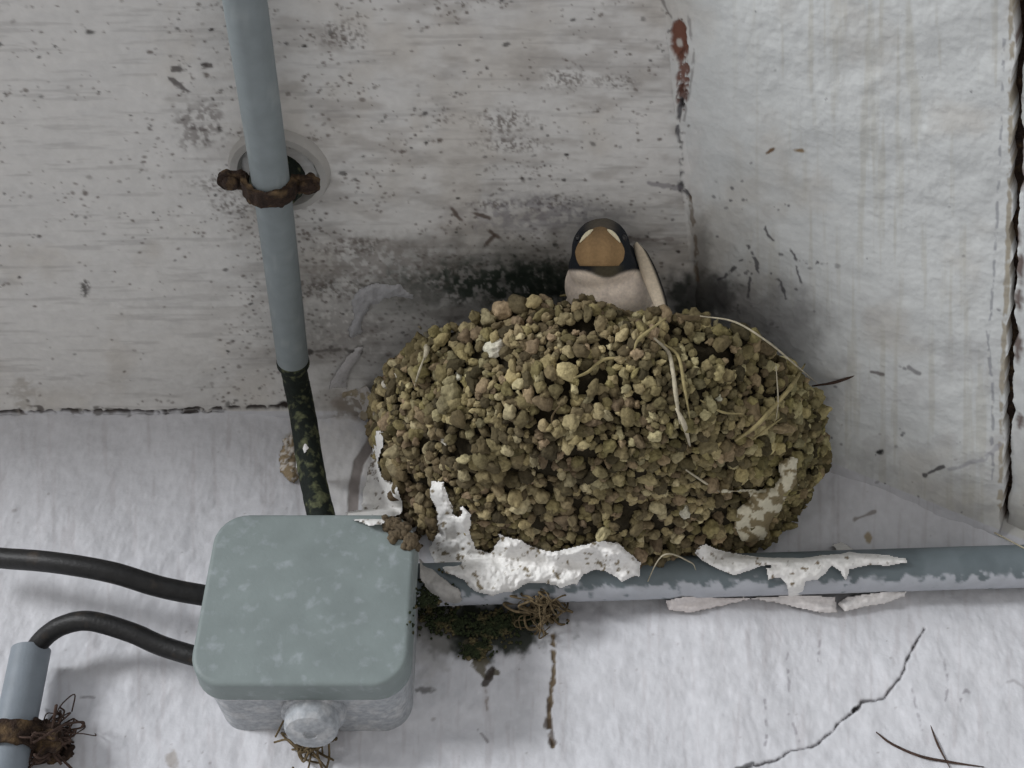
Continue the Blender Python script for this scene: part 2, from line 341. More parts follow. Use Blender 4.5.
# ceiling
xs = axis(-1.3, -.27, .14, 1.3, .00055); ys = axis(.15, .17, D+.004, D+.012, .00055)
Xg, Yg = np.meshgrid(xs, ys, indexing='ij'); P = np.stack([Xg.ravel(), Yg.ravel(), np.full(Xg.size, ZC+H)], 1)
rel = (fbm2(P[:, 0]*22, P[:, 1]*26, 61)-.5)*.006+(fbm2(P[:, 0]*60, P[:, 1]*220, 63)-.5)*.0006+(fbm2(P[:, 0]*500, P[:, 1]*500, 64, 2)-.5)*.0003
near = np.exp(-((P[:, 1]-D)/.012)**2)*.004               # rounded corner
P[:, 2] -= rel+near; col_, hh = surf_color(P, 'ceil'); P[:, 2] -= hh
me = fast_mesh('ceiling', P, grid_faces(len(xs), len(ys))); set_col(me, col_); o = link('ceiling', me, M['wall']); o['kind'] = 'structure'
# sloping panels (two, with an open rusty joint between them)
def panel_grid(name, left_fn, right_fn, nu, off):
    ys = axis(.149, .15, D+.01, D+.012, .00055); U = np.linspace(0, 1, nu); rows = []
    for y in ys:
        xl, xr = left_fn(y), right_fn(y); x = xl+(xr-xl)*U; rows.append(np.stack([x, np.full(nu, y), panel_z(x, y)], 1))
    P = np.concatenate(rows)
    rel = (fbm2(P[:, 0]*20+9, P[:, 1]*20, 71)-.5)*.007+(fbm2(P[:, 0]*110, P[:, 1]*50, 73)-.5)*.0010+(fbm2(P[:, 0]*500, P[:, 1]*500, 74, 2)-.5)*.0003
    fade = np.tile(sst(0, .05, U), len(ys)); rel = rel+.009*np.exp(-np.maximum(D-P[:, 1], 0)/.016)*fade
    P += pn*((rel+.0012)*fade+off)[:, None]; col_, hh = surf_color(P, 'panel'); P += pn*hh[:, None]
    V, Q, Q3 = add_slab(P, grid_faces(len(ys), nu), len(ys), nu, -pn*.012)
    me = fast_mesh(name, V, Q); cc = np.tile(lin((90, 66, 50)), (len(V), 1)); cc[:len(P)] = col_; set_col(me, cc)
    o = link(name, me, M['wall']); o['kind'] = 'structure'; return o
def xline(p, q): return lambda y: p[0]+(q[0]-p[0])*(y-p[1])/(q[1]-p[1])
L1 = xline(PA, PB); R1 = xline(on_panel(1017, 0), on_panel(1004, 518)); R2 = xline(on_panel(1027, 0), on_panel(1010, 520))
jag = lambda y: (float(fbm2(y*120, 3, 5))-.5)*.0030
panel_grid('trim_1', lambda y: L1(y)-.002, lambda y: R1(y)+jag(y), 620, 0)
panel_grid('trim_2', lambda y: R2(y)+jag(y+3), lambda y: R2(y)+.5, 420, .0005)
# rusted strip lying in the joint
pts = []
for y in np.linspace(.151, D, 60):
    for s in (0, 1):
        x = (R1(y) if s == 0 else R2(y)); x += (-.004 if s == 0 else .004); pts.append(np.array((x, y, panel_z(x, y)))-pn*.005)
V = np.array(pts); V = np.concatenate([V, V-pn*.003]); n = 60
Q = []
for i in range(n-1):
    a = 2*i; Q += [(a, a+1, a+3, a+2), (a+2*n, a+2+2*n, a+3+2*n, a+1+2*n), (a, a+2, a+2+2*n, a+2*n), (a+1, a+1+2*n, a+3+2*n, a+3)]
Q += [(0, 2*n, 2*n+1, 1), (2*n-2, 2*n-1, 4*n-1, 4*n-2)]
o = link('trim_3', fast_mesh('trim_3', V, np.array(Q)), M['rust']); o['kind'] = 'structure'

# ------------------------------------------------------------------ tubes
def catmull(P, n=10):
    P = np.asarray(P, float); E = np.concatenate([[2*P[0]-P[1]], P, [2*P[-1]-P[-2]]]); o = []
    for i in range(1, len(E)-2):
        for t in np.linspace(0, 1, n, endpoint=False):
            o.append(.5*((2*E[i])+(-E[i-1]+E[i+1])*t+(2*E[i-1]-5*E[i]+4*E[i+1]-E[i+2])*t*t+(-E[i-1]+3*E[i]-3*E[i+1]+E[i+2])*t**3))
    o.append(E[-2]); return np.array(o)
def tube_data(P, r, k=20, noise=0., hollow=None, ns=300):
    P = np.asarray(P, float); n = len(P); r = np.broadcast_to(np.asarray(r, float), (n,))
    T = np.gradient(P, axis=0); T /= np.linalg.norm(T, axis=1)[:, None]
    up = np.array((.13, .2, .97)); 
    if abs(T[0]@up) > .9: up = np.array((1., .1, 0))
    N = np.cross(T[0], up); N /= np.linalg.norm(N); V = []
    for i in range(n):
        N = N-T[i]*(N@T[i]); N /= np.linalg.norm(N); B = np.cross(T[i], N)
        a = np.linspace(0, 2*math.pi, k, endpoint=False)
        V.append(P[i]+r[i]*(np.cos(a)[:, None]*N+np.sin(a)[:, None]*B))
    V = np.concatenate(V)
    if noise:
        c = np.repeat(P, k, 0); d = V-c; V = c+d*(1+noise*(fbm3(V*ns, 3)-.5))[:, None]
    Q = []
    for i in range(n-1):
        for j in range(k):
            a = i*k+j; b = i*k+(j+1) % k; Q.append((a, b, b+k, a+k))
    V = list(V); m = len(V)
    for e, (base, pt) in enumerate(((0, P[0]), ((n-1)*k, P[-1]))):   # domed caps
        V.append(pt); c = len(V)-1
        for j in range(k):
            a = base+j; b = base+(j+1) % k
            Q.append((b, a, c, c) if e == 0 else (a, b, c, c))
    return np.array(V), Q
def build(name, V, Q, m, parent=None, smooth=True):
    me = bpy.data.meshes.new(name)
    F = [tuple(dict.fromkeys(q)) for q in Q]
    me.from_pydata([tuple(v) for v in V], [], F); me.update()
    return link(name, me, m, parent, smooth)
def tube(name, P, r, m, parent=None, k=20, noise=0., n=10, **kw):
    V, Q = tube_data(catmull(P, n), r if np.isscalar(r) else np.interp(np.linspace(0, 1, (len(P)-1)*n+1), np.linspace(0, 1, len(r)), r), k, noise, **kw)
    return build(name, V, Q, m, parent)
def auto_edges(o, ang=.7):
    bm = bmesh.new(); bm.from_mesh(o.data)
    for e in bm.edges:
        if len(e.link_faces) == 2 and e.calc_face_angle(0) > ang: e.smooth = False
    bm.to_mesh(o.data); bm.free()
def box_bm(x0, x1, y0, y1, z0, z1, rc, axis='y', bevel=.002, segs=8, taper=0):
    """rounded-corner slab: profile in XZ extruded along Y, edges bevelled"""
    bm = bmesh.new(); pts = []
    for cx, cz, a0 in ((x1-rc, z1-rc, 0), (x0+rc, z1-rc, 90), (x0+rc, z0+rc, 180), (x1-rc, z0+rc, 270)):
        for i in range(segs+1):
            a = math.radians(a0+90*i/segs); pts.append((cx+rc*math.cos(a), cz+rc*math.sin(a)))
    vb = [bm.verts.new((p[0], y1, p[1])) for p in pts]
    cx, cz = (x0+x1)/2, (z0+z1)/2
    vf = [bm.verts.new((cx+(p[0]-cx)*(1-taper), y0, cz+(p[1]-cz)*(1-taper))) for p in pts]
    ff = bm.faces.new(vf); bm.faces.new(vb[::-1]); n = len(pts)
    for i in range(n): bm.faces.new((vf[i], vb[i], vb[(i+1) % n], vf[(i+1) % n]))
    bmesh.ops.recalc_face_normals(bm, faces=bm.faces)
    bmesh.ops.bevel(bm, geom=[e for e in ff.edges], offset=bevel, segments=4, affect='EDGES', profile=.6)
    return bm
def bm_obj(name, bm, m, parent=None):
    me = bpy.data.meshes.new(name); bm.to_mesh(me); bm.free(); o = link(name, me, m, parent); auto_edges(o, .6); return o
def cyl_pts(a, b, n=2): return np.linspace(a, b, n)

# ------------------------------------------------------------------ junction box
BX0, BX1, BZ0, BZ1, BY = -.1150, -.0365, ZC+.1585, ZC+.2295, .375
jb = empty('junction_box', ((BX0+BX1)/2, D, BZ0))
tag(jb, 'weathered grey plastic junction box mounted on the wall with black cables entering its left side', 'junction box')
bm_obj('box_body', box_bm(BX0+.0025, BX1-.002, BY+.011, D+.001, BZ0+.0015, BZ1-.002, .011, bevel=.001), M['box'], jb)
lid = bm_obj('lid', box_bm(BX0, BX1, BY, BY+.012, BZ0, BZ1, .0125, bevel=.0020, taper=.015), M['lid'], jb); lid['label'] = 'pale grey lid with chalky scuffs'
bm_obj('lid_rim', box_bm(BX0+.0012, BX1-.0012, BY+.0118, BY+.0145, BZ0+.0006, BZ1-.001, .012, bevel=.0006), M['box'], jb)
gc = np.array((-.0725, .3975, BZ0))
def lathe(name, prof, center, axis_dir, m, parent, k=36, noise=0):
    ax = np.array(axis_dir, float); ax /= np.linalg.norm(ax); t = np.array((1., 0, 0)) if abs(ax[0]) < .9 else np.array((0, 1., 0))
    u = np.cross(ax, t); u /= np.linalg.norm(u); v = np.cross(ax, u); V = []; Q = []
    for r, h in prof:
        for j in range(k):
            a = 2*math.pi*j/k; V.append(center+ax*h+r*(math.cos(a)*u+math.sin(a)*v))
    for i in range(len(prof)-1):
        for j in range(k): Q.append((i*k+j, i*k+(j+1) % k, (i+1)*k+(j+1) % k, (i+1)*k+j))
    Q.append(tuple(range(k))[::-1]); Q.append(tuple((len(prof)-1)*k+j for j in range(k)))
    V = np.array(V)
    if noise: V = V+(fbm3(V*250, 5)-.5)[:, None]*noise
    o = build(name, V, Q, m, parent); auto_edges(o, .6); return o
gd = (0, -.25, -1)
gl = lathe('gland_plug', [(.0118, -.003), (.0118, .0015), (.0112, .0024), (.0102, .0026), (.0098, .0075), (.0089, .0092), (.0065, .0099), (.0026, .0101), (.0022, .0092), (.0005, .0090)], gc, gd, M['box'], jb, noise=.0003)
gl['label'] = 'round plug under the box, chalky white'

# ------------------------------------------------------------------ conduits and cables
def pvc(name, P, r, basec, parent=None, k=36, n=24, mottled=None, seed=1, open_end=False):
    V, Q = tube_data(catmull(P, n), r, k, .02, ns=60)
    o = build(name, V, Q, M['pvc'], parent); c = np.tile(lin(basec), (len(V), 1))
    c = c*(.9+.2*fbm3(V*90, seed))[:, None]
    if mottled: c = mottled(V, c)
    set_col(o.data, c); auto_edges(o, .9); return o
CR = .0066
c0 = on_ceil(236, -60, .016); c1 = on_ceil(272, 190, .016); c2 = on_ceil(293, 362, .014)
c00 = c1+(c0-c1)*1.6
ce = empty('ceiling_conduit', (c1[0], c1[1], ZC+H))
tag(ce, 'pale blue-grey conduit running along the ceiling down toward the box', 'conduit')
def ms(V, c):
    m = sst(.62, .7, fbm3(V*260, 9))[:, None]*.15; return c*(1-m)+lin((176, 182, 180))*m
pvc('pipe', [c00, c0, c1, c2], CR, (122, 130, 132), ce, mottled=ms, seed=4)
ec = c2; dirn = (c2-c1)/np.linalg.norm(c2-c1)
lathe('pipe_end', [(.0067, -.002), (.0069, 0), (.0069, .0012), (.0060, .0016), (.0058, -.001)], c2, dirn, M['mould'], ce)
# mouldy sheath from the conduit down into the box
p_end = np.array((-.0738, .398, BZ1-.003))
cb = tube('mouldy_cable', [c2-dirn*.01, c2+dirn*.006, on_ceil(300, 400, .018), on_ceil(307, 437, .034)+(0, -.006, 0), on_wall(313, 480, .027), p_end], .0056, M['mould'], k=28, noise=.12, n=16)
tag(cb, 'thick dark cable with green mould between the ceiling conduit and the top of the box', 'cable')
# chip of white paint stuck to the cable is built with the flakes below
y_c = D-.021
def pw(px, py, off): return on_wall(px, py, off)
cab = tube('black_cable', [pw(-70, 548, .025), pw(-10, 557, .03), pw(50, 562, .036), pw(110, 572, .036), pw(165, 588, .03), (BX0+.006, D-.024, pw(205, 599, .024)[2]-.0005)], .0041, M['rubber'], k=24, noise=.03, n=12)
tag(cab, 'upper black cable from the left side of the box to the left frame edge', 'cable', )
cab2 = tube('black_cable', [pw(26, 690, .014), pw(33, 655, .0145), pw(45, 637, .019), pw(64, 625, .024), pw(90, 621, .027), pw(130, 632, .026), pw(165, 647, .024), (BX0+.006, D-.024, pw(193, 661, .024)[2]-.001)], .0038, M['rubber'], k=24, noise=.04, n=12)
tag(cab2, 'lower black cable arching from the short grey pipe into the box', 'cable')
# short pipe at lower left
lp = empty('wall_conduit', pw(8, 768, 0)); tag(lp, 'short grey conduit at the lower left corner with a cable rising from its top', 'conduit')
pvc('pipe', [pw(31, 650, .014), pw(20, 705, .014), pw(6, 768, .014), pw(-14, 860, .014)], .0073, (122, 130, 137), lp, seed=9)
# long horizontal pipe
hp = empty('wall_conduit', pw(800, 576, 0)); tag(hp, 'long horizontal grey conduit on the wall running right from under the nest', 'conduit')
def paintmask(V, c):
    rz = V[:, 2]-np.interp(V[:, 0], [hA[0], hB[0]], [hA[2], hB[2]])
    m = sst(-.0060, -.0074, rz+(fbm3(V*330, 12)-.5)*.007)[:, None]*.85
    c = c*(1-m)+lin((178, 181, 188))*m
    g = sst(.5, .62, fbm3(V*60, 15))[:, None]*.4; g = g*.3; return c*(1-g)+lin((150, 160, 166))*g
hA = pw(418, 585, .0115); hB = pw(1120, 563, .0115)
pvc('pipe', [hA, hA+(hB-hA)*.33, hA+(hB-hA)*.66, hB, hB+(hB-hA)*1.2], .0087, (98, 108, 112), hp, k=80, n=130, mottled=paintmask, seed=7)

# ------------------------------------------------------------------ clamps
def saddle(root, P0, dirv, nrm, rp, off, earL, earR, wdt):
    """strap bent over a pipe with an ear on each side; P0 = foot point under the pipe, nrm = away from the surface"""
    d = dirv/np.linalg.norm(dirv); s = np.cross(d, nrm); s /= np.linalg.norm(s); prof = []
    R = rp+.0012
    for t in np.linspace(0, 1, 6): prof.append(s*(-R-earL*(1-t))+nrm*(off-.002))
    for a in np.linspace(math.pi, 0, 15): prof.append(s*(R*math.cos(a))+nrm*(off-.001+max(0, R*math.sin(a))))
    for t in np.linspace(0, 1, 6): prof.append(s*(R+earR*t)+nrm*(off-.002))
    V = []; Q = []; n = len(prof); th = .0022
    for i, p in enumerate(prof):
        a = prof[max(0, i-1)]; b = prof[min(n-1, i+1)]; tt = b-a; tt /= np.linalg.norm(tt); nn = np.cross(tt, d)
        if nn@nrm < 0 and (i < 6 or i > 20): nn = -nn
        if 6 <= i <= 20 and nn@(p-nrm*off) < 0: nn = -nn
        ear = 1.25 if (i < 5 or i > n-6) else 1.0
        if i == 0 or i == n-1: ear = .55
        for sd in (-1, 1):
            for o_ in (0, 1): V.append(P0+p+d*sd*wdt*ear/2+nn*th*o_)
    for i in range(n-1):
        a = 4*i; b = a+4; Q += [(a, b, b+2, a+2), (a+1, a+3, b+3, b+1), (a, a+1, b+1, b), (a+2, b+2, b+3, a+3)]
    Q += [(0, 2, 3, 1), (4*n-4, 4*n-3, 4*n-1, 4*n-2)]
    bm = bmesh.new(); vs = [bm.verts.new(v) for v in V]
    for q in Q:
        try: bm.faces.new([vs[i] for i in q])
        except ValueError: pass
    bmesh.ops.recalc_face_normals(bm, faces=bm.faces)
    bmesh.ops.subdivide_edges(bm, edges=bm.edges, cuts=2, use_grid_fill=True)
    VV = np.array([v.co for v in bm.verts]); dd = fbm3(VV*420, 8)-.5
    bm.normal_update()
    for v, q in zip(bm.verts, dd): v.co += v.normal*float(q)*.0022
    bm_obj('strap', bm, M['rust'], root)
    for sd, ear in ((-1, earL), (1, earR)):
        c = P0+s*sd*(R+ear*.55)+nrm*(off)
        lathe('screw', [(.0030, -.001), (.0031, .0010), (.0026, .0017), (.0012, .0020), (.0004, .0016)], c, nrm, M['rust'], root, k=20, noise=.0012)
dn = np.array((0, 0, -1.))
cdir = (c2-c0)/np.linalg.norm(c2-c0)
q0 = on_ceil(270, 184, .016); q0 = np.array((q0[0], q0[1], ZC+H))
cl = empty('pipe_clamp', q0); tag(cl, 'rusted saddle clamp holding the conduit to the ceiling on a round white base', 'clamp')
saddle(cl, q0, cdir, dn, CR, .016, .0095, .0105, .0062)
bc = on_ceil(280, 167); 
rb = lathe('base_ring', [(.0185, -.004), (.0182, .003), (.0172, .0048), (.0148, .005), (.0136, .003), (.0134, 0), (.0134, -.003)], np.array((bc[0], bc[1], ZC+H)), dn, M['wall'], cl, k=40, noise=.001)
set_col(rb.data, np.tile(lin((166, 164, 160)), (len(rb.data.vertices), 1)))
ins = lathe('base_post', [(.010, -.002), (.0098, .008), (.0085, .0105), (.004, .011)], np.array((bc[0]-.001, bc[1]+.002, ZC+H)), dn, M['mould'], cl, k=30, noise=.002)
# lower-left clamp
wn = np.array((0, -1., 0)); pd = pw(4, 768, .014)-pw(30, 643, .014); pd[1] = 0
q1 = pw(11, 740, .014); q1 = np.array((q1[0], D, q1[2]))
cl2 = empty('pipe_clamp', q1); tag(cl2, 'rust-brown clamp wrapped around the short conduit at the lower left corner', 'clamp')
saddle(cl2, q1, pd, wn, .0073, .014, .010, .008, .0085)

# ------------------------------------------------------------------ nest
XC, ZR, ZB, AR, BR = .0350, ZC+.2735, ZC+.2215, .097, .120
def nest_pt(u, t, s=1.0):
    """u in 0..1 from the left wall contact round to the right one; t in 0..1 rim to foot"""
    ph = math.pi*(1-u); c = np.cos(ph); sn = np.sin(ph)
    R = (1-np.clip(t, 0, 1)**2.7)**(1/2.1)
    x = XC+AR*s*R*np.sign(c)*np.abs(c)**.95*(1-np.where(c > 0, .20, .10)*np.clip(t, 0, 1)**1.7)
    b = BR*s*R
    y = D-b*np.abs(sn)**.9
    zr = ZR-.0015-.0075*sst(.42, .58, u)+.002*sst(.2,.1,u)+.030*(1-sn)**1.1*np.where(c < 0, 1.15, .62)-.003*np.sin(u*9)
    z = zr*(1-t)+(ZB)*t
    return np.stack([x, y, z], -1)
def nest_disp(P, a=1):
    return P+((fbm3(P*38, 2)-.5)*.016+(fbm3(P*120, 6, 2)-.5)*.0100)[..., None]*np.array((0, -1, -.35))*a
def nest_clip(P, m=.0015):
    P = P.copy(); P[..., 2] = np.minimum(P[..., 2], ceil_z(P[..., 0], P[..., 1])-m); P[..., 1] = np.minimum(P[..., 1], D-.0005); return P
nu, nvv = 120, 60
U, T = np.meshgrid(np.linspace(0, 1, nu), np.linspace(0, .999, nvv)**1, indexing='ij')
Po = nest_clip(nest_disp(nest_pt(U, T, .975)))
Pi = nest_clip(nest_disp(nest_pt(U, np.linspace(0, .93, nvv)[None, :]+0*U, .86))+np.array((0, 0, .002)))
V = np.concatenate([Po.reshape(-1, 3), Pi.reshape(-1, 3)]); n0 = nu*nvv
Q = grid_faces(nu, nvv); Q2 = grid_faces(nu, nvv)[:, ::-1]+n0
r = np.arange(nu-1)*nvv; Qr = np.stack([r, r+nvv, r+nvv+n0, r+n0], 1)
e0 = np.arange(nvv-1); Qe = np.stack([e0, e0+n0, e0+1+n0, e0+1], 1); b0 = (nu-1)*nvv; Qf = np.stack([b0+e0, b0+e0+1, b0+e0+1+n0, b0+e0+n0], 1)
nest = empty('bird_nest', (XC, D-.05, ZB))
tag(nest, 'half-cup mud pellet nest stuck in the corner of wall and ceiling above the horizontal conduit', 'nest')
me = fast_mesh('mud_cup', V, np.concatenate([Q, Q2, Qr, Qe, Qf])); set_col(me, np.tile(lin((44, 39, 28)), (len(V), 1)))  # cup colour darkened so gaps between pellets look like deep shaded crevices
cup = link('mud_cup', me, M['mud'], nest)
# lining of dry grass inside the cup
li = nest_clip(nest_disp(nest_pt(U, np.linspace(.12, .93, nvv)[None, :]+0*U, .80))+np.array((0, .004, .004)))
li = li+(fbm3(li*300, 4)-.5)[..., None]*.003
link('nest_lining', fast_mesh('nest_lining', li.reshape(-1, 3), grid_faces(nu, nvv)), M['tuft'], nest)
# pellets
def ico(sub):
    bm = bmesh.new(); bmesh.ops.create_icosphere(bm, subdivisions=sub, radius=1); V = np.array([v.co[:] for v in bm.verts]); F = np.array([[v.index for v in f.verts] for f in bm.faces]); bm.free(); return V, F
IV, IF = ico(3)
r2 = np.random.default_rng(77)
r_ = np.random.default_rng(3)
N = 60000; su = r_.random(N); st = r_.random(N)**.9*1.0
# area weighting by rejection
e = 1e-3
a_ = nest_pt(np.clip(su+e, 0, 1), st)-nest_pt(np.clip(su-e, 0, 1), st); b_ = nest_pt(su, np.clip(st+e, 0, .9999))-nest_pt(su, np.clip(st-e, 0, 1))
cr_ = np.cross(a_, b_); ar = np.linalg.norm(cr_, axis=1)/(4*e*e)
keep = r_.random(N) < np.clip(ar/np.percentile(ar, 92), 0, 1); su, st, cr_ = su[keep], st[keep], cr_[keep]
nn_ = cr_/np.maximum(np.linalg.norm(cr_, axis=1), 1e-12)[:, None]
nn_ *= np.sign((nn_*np.array((0, -1, -.6))).sum(1))[:, None]
Pc = nest_disp(nest_pt(su, st))
cell = {}; sel = []
def size_at(p):
    return (.00135+.0017*float(r_.random())**1.7)*(.8+.5*float(vn3(p*55, 9)))+.0007*float(vn3(np.array(p)*40, 4) > .6)
for i in range(len(Pc)):
    p = Pc[i]; rr = size_at(p)
    if float(fbm3(p*170, 21, 2)) < .385: continue
    key = tuple((p/.008).astype(int)); ok = True
    for dx in (-1, 0, 1):
        for dy in (-1, 0, 1):
            for dz in (-1, 0, 1):
                for (q, rq) in cell.get((key[0]+dx, key[1]+dy, key[2]+dz), ()):
                    if np.sum((q-p)**2) < ((rr+rq)*.60)**2: ok = False; break
                if not ok: break
            if not ok: break
        if not ok: break
    if ok: cell.setdefault(key, []).append((p, rr)); sel.append((i, rr))
print('pellets', len(sel))
Vs = []; Cs = []; pal = 1.2*lin([(134, 122, 90), (122, 110, 84), (110, 100, 74), (146, 134, 102), (98, 87, 66), (128, 112, 90), (114, 105, 74), (82, 74, 56), (152, 142, 112)])
def pellet(p, nrm, rr, k):
    Q_ = r_.normal(size=(3, 3)); Q_, _ = np.linalg.qr(Q_); sc = np.array((r_.uniform(.8, 1.5), r_.uniform(.75, 1.15), r_.uniform(.6, .95)))
    v = (IV*sc)@Q_.T; off = r_.random(3)*50
    v = v*(1+(fbm3(IV*1.5+off, 0, 2)-.5)*1.0+(vn3(IV*3.6+off)-.5)*.35)[:, None]
    v = v*rr+p+nrm*rr*r_.uniform(-.5, .7)
    c = pal[r_.integers(len(pal))]*r_.uniform(.5, 1.35)
    if r_.random() < .006: c = lin((205, 200, 186))
    Vs.append(v); Cs.append(np.tile(c, (len(v), 1))*(.85+.3*vn3(IV*3+off))[:, None])
for i, rr in sel: pellet(Pc[i], nn_[i], rr, i)
for k in range(300):                                       # pellets laid on the rim
    u = r_.random(); s = r_.uniform(.86, 1.0); p = nest_disp(nest_pt(np.array(u), np.array(0.0), s)); pellet(p+np.array((0, 0, r_.uniform(-.001, .0012))), np.array((0, 0, 1.)), r_.uniform(.0014, .003), k)
Vp = np.concatenate(Vs); Cp = np.concatenate(Cs)
uu, vv, zz = proj(Vp)
# green tinge to the right, paler dust along the foot
gm = sst(650, 800, uu)*.25+.15*sst(.5, .7, fbm3(Vp*40, 8)); Cp = Cp*(1-gm[:, None]*np.array((.22, .08, .45)))
lf = fbm3(Vp*45, 31, 2)[:, None]; Cp = Cp*(.72+.56*lf)
lowl = (sst(470, 400, uu)*sst(430, 500, vv)*.5)[:, None]; Cp = Cp*(1-lowl)+lin((104, 88, 72))*lowl
Vp = nest_clip(Vp, .0004)
Fp = np.concatenate([IF+j*len(IV) for j in range(len(Vs))])
me = fast_mesh('mud_pellets', Vp, Fp); set_col(me, Cp); pel = link('mud_pellets', me, M['mud'], nest); pel['label'] = 'surface of rounded khaki mud pellets'

# ------------------------------------------------------------------ ray tests onto what is built so far
def bvh(objs):
    V = []; F = []
    for o in objs:
        k = len(V); mw = o.matrix_world if o.parent is None else Matrix.Identity(4)
        V += [tuple(mw @ v.co) for v in o.data.vertices]; F += [tuple(i+k for i in p.vertices) for p in o.data.polygons]
    return BVHTree.FromPolygons(V, F)
tree = bvh([cup, pel] + [o for o in bpy.data.objects if o.name.startswith('pipe') and o.type == 'MESH'] + [lid])
def hit(px, py):
    d = ray(px, py); L = np.linalg.norm(d); r = tree.ray_cast(Vector(O), Vector(d/L)); best = 1e9
    if r[0] is not None: best = r[3]/L
    for t in ((D)/d[1], (H)/d[2] if d[2] > 0 else 1e9): best = min(best, t)
    pp = (PA-O)@pn/(d@pn)
    if pp > 0 and on_panel(px, py)[0] > L1(on_panel(px, py)[1]): best = min(best, pp)
    return best
def at(px, py, off=.003):
    d = ray(px, py); return O+d*(hit(px, py)-off/np.linalg.norm(d))

# ------------------------------------------------------------------ flakes of paint and plaster
from math import hypot
def in_poly(x, y, poly):
    c = np.zeros(x.shape, bool); n = len(poly)
    for i in range(n):
        x1, y1 = poly[i]; x2, y2 = poly[(i+1) % n]
        with np.errstate(divide='ignore', invalid='ignore'):
            c ^= ((y1 > y) != (y2 > y)) & (x < (x2-x1)*(y-y1)/(y2-y1+1e-12)+x1)
    return c
def flake(name, poly, thick, colr, parent=None, rag=3., seed=1, holes=(), step=1.2, lift=.0004, relief=.5, m=None, edge=5., curl=0., bump_px=9.):
    xs = [p[0] for p in poly]; ys = [p[1] for p in poly]
    x = np.arange(min(xs)-4, max(xs)+4, step); y = np.arange(min(ys)-4, max(ys)+4, step); X, Y = np.meshgrid(x, y, indexing='ij')
    d = np.full(X.shape, 1e9)
    for i in range(len(poly)): d = np.minimum(d, seg_dist(X, Y, poly[i], poly[(i+1) % len(poly)]))
    sd = np.where(in_poly(X, Y, poly), d, -d)+(fbm2(X/7, Y/7, seed)-.5)*2*rag
    for hx, hy, hr in holes: sd = np.minimum(sd, np.hypot(X-hx, Y-hy)-hr+(fbm2(X/4, Y/4, seed+3)-.5)*5)
    # depth of the supports, coarse then smoothed
    cs = 4.0; xc = np.arange(min(xs)-10, max(xs)+16, cs); yc = np.arange(min(ys)-10, max(ys)+16, cs)
    Dm = np.array([[hit(a, b) for b in yc] for a in xc])
    for _ in range(3):
        E = np.pad(Dm, 1, mode='edge'); Dm = (E[:-2, 1:-1]+E[2:, 1:-1]+E[1:-1, :-2]+E[1:-1, 2:]+2*E[1:-1, 1:-1])/6
    fx = (X-xc[0])/cs; fy = (Y-yc[0])/cs; xi = np.clip(fx.astype(int), 0, len(xc)-2); yi = np.clip(fy.astype(int), 0, len(yc)-2); a = fx-xi; b = fy-yi
    T_ = (Dm[xi, yi]*(1-a)+Dm[xi+1, yi]*a)*(1-b)+(Dm[xi, yi+1]*(1-a)+Dm[xi+1, yi+1]*a)*b
    dirs = Fv+((X-512)/FPX)[..., None]*Rv+((384-Y)/FPX)[..., None]*Uv; Ln = np.linalg.norm(dirs, axis=-1)
    hgt = thick*np.clip(sd/edge, 0, 1)**.5*(1-relief+2*relief*fbm2(X/bump_px, Y/bump_px, seed+7))+curl*fbm2(X/16, Y/16, seed+8)
    front = O+dirs*(T_-(lift+hgt)/Ln)[..., None]; back = O+dirs*(T_+.0035/Ln)[..., None]
    nx_, ny_ = X.shape; idx = np.full(X.shape, -1); cells = (sd[:-1, :-1] > 0) & (sd[1:, :-1] > 0) & (sd[1:, 1:] > 0) & (sd[:-1, 1:] > 0)
    used = np.zeros(X.shape, bool)
    for (i, j) in ((0, 0), (1, 0), (1, 1), (0, 1)): used[i:nx_-1+i, j:ny_-1+j] |= cells
    idx[used] = np.arange(used.sum()); n = int(used.sum())
    V = np.concatenate([front[used], back[used]]); I, J = np.nonzero(cells); Q = np.stack([idx[I, J], idx[I+1, J], idx[I+1, J+1], idx[I, J+1]], 1)
    Q = Q[:, ::-1]; Qs = [Q, Q[:, ::-1]+n]
    cp = np.pad(cells, 1)
    for (di, dj, a1, a2) in ((-1, 0, (0, 1), (0, 0)), (1, 0, (1, 0), (1, 1)), (0, -1, (0, 0), (1, 0)), (0, 1, (1, 1), (0, 1))):
        mk = ~cp[I+1+di, J+1+dj]; A = idx[I[mk]+a1[0], J[mk]+a1[1]]; B = idx[I[mk]+a2[0], J[mk]+a2[1]]; Qs.append(np.stack([B, A, A+n, B+n], 1))
    me = fast_mesh(name, V, np.concatenate(Qs))
    if callable(colr): cc = colr(X[used], Y[used])
    else: cc = np.tile(lin(colr), (n, 1))
    cc = cc*(.92+.16*fbm2(X[used]/6, Y[used]/6, seed+2))[:, None]
    set_col(me, np.concatenate([cc, cc])); o = link(name, me, m or M['flake'], parent); return o
WHT = (226, 225, 222)
def spotty(base, spot, thr=.6, sc=5, seed=3):
    def f_(x, y):
        m = sst(thr, thr+.07, fbm2(x/sc, y/sc, seed))[:, None]; return lin(base)*(1-m)+lin(spot)*m
    return f_
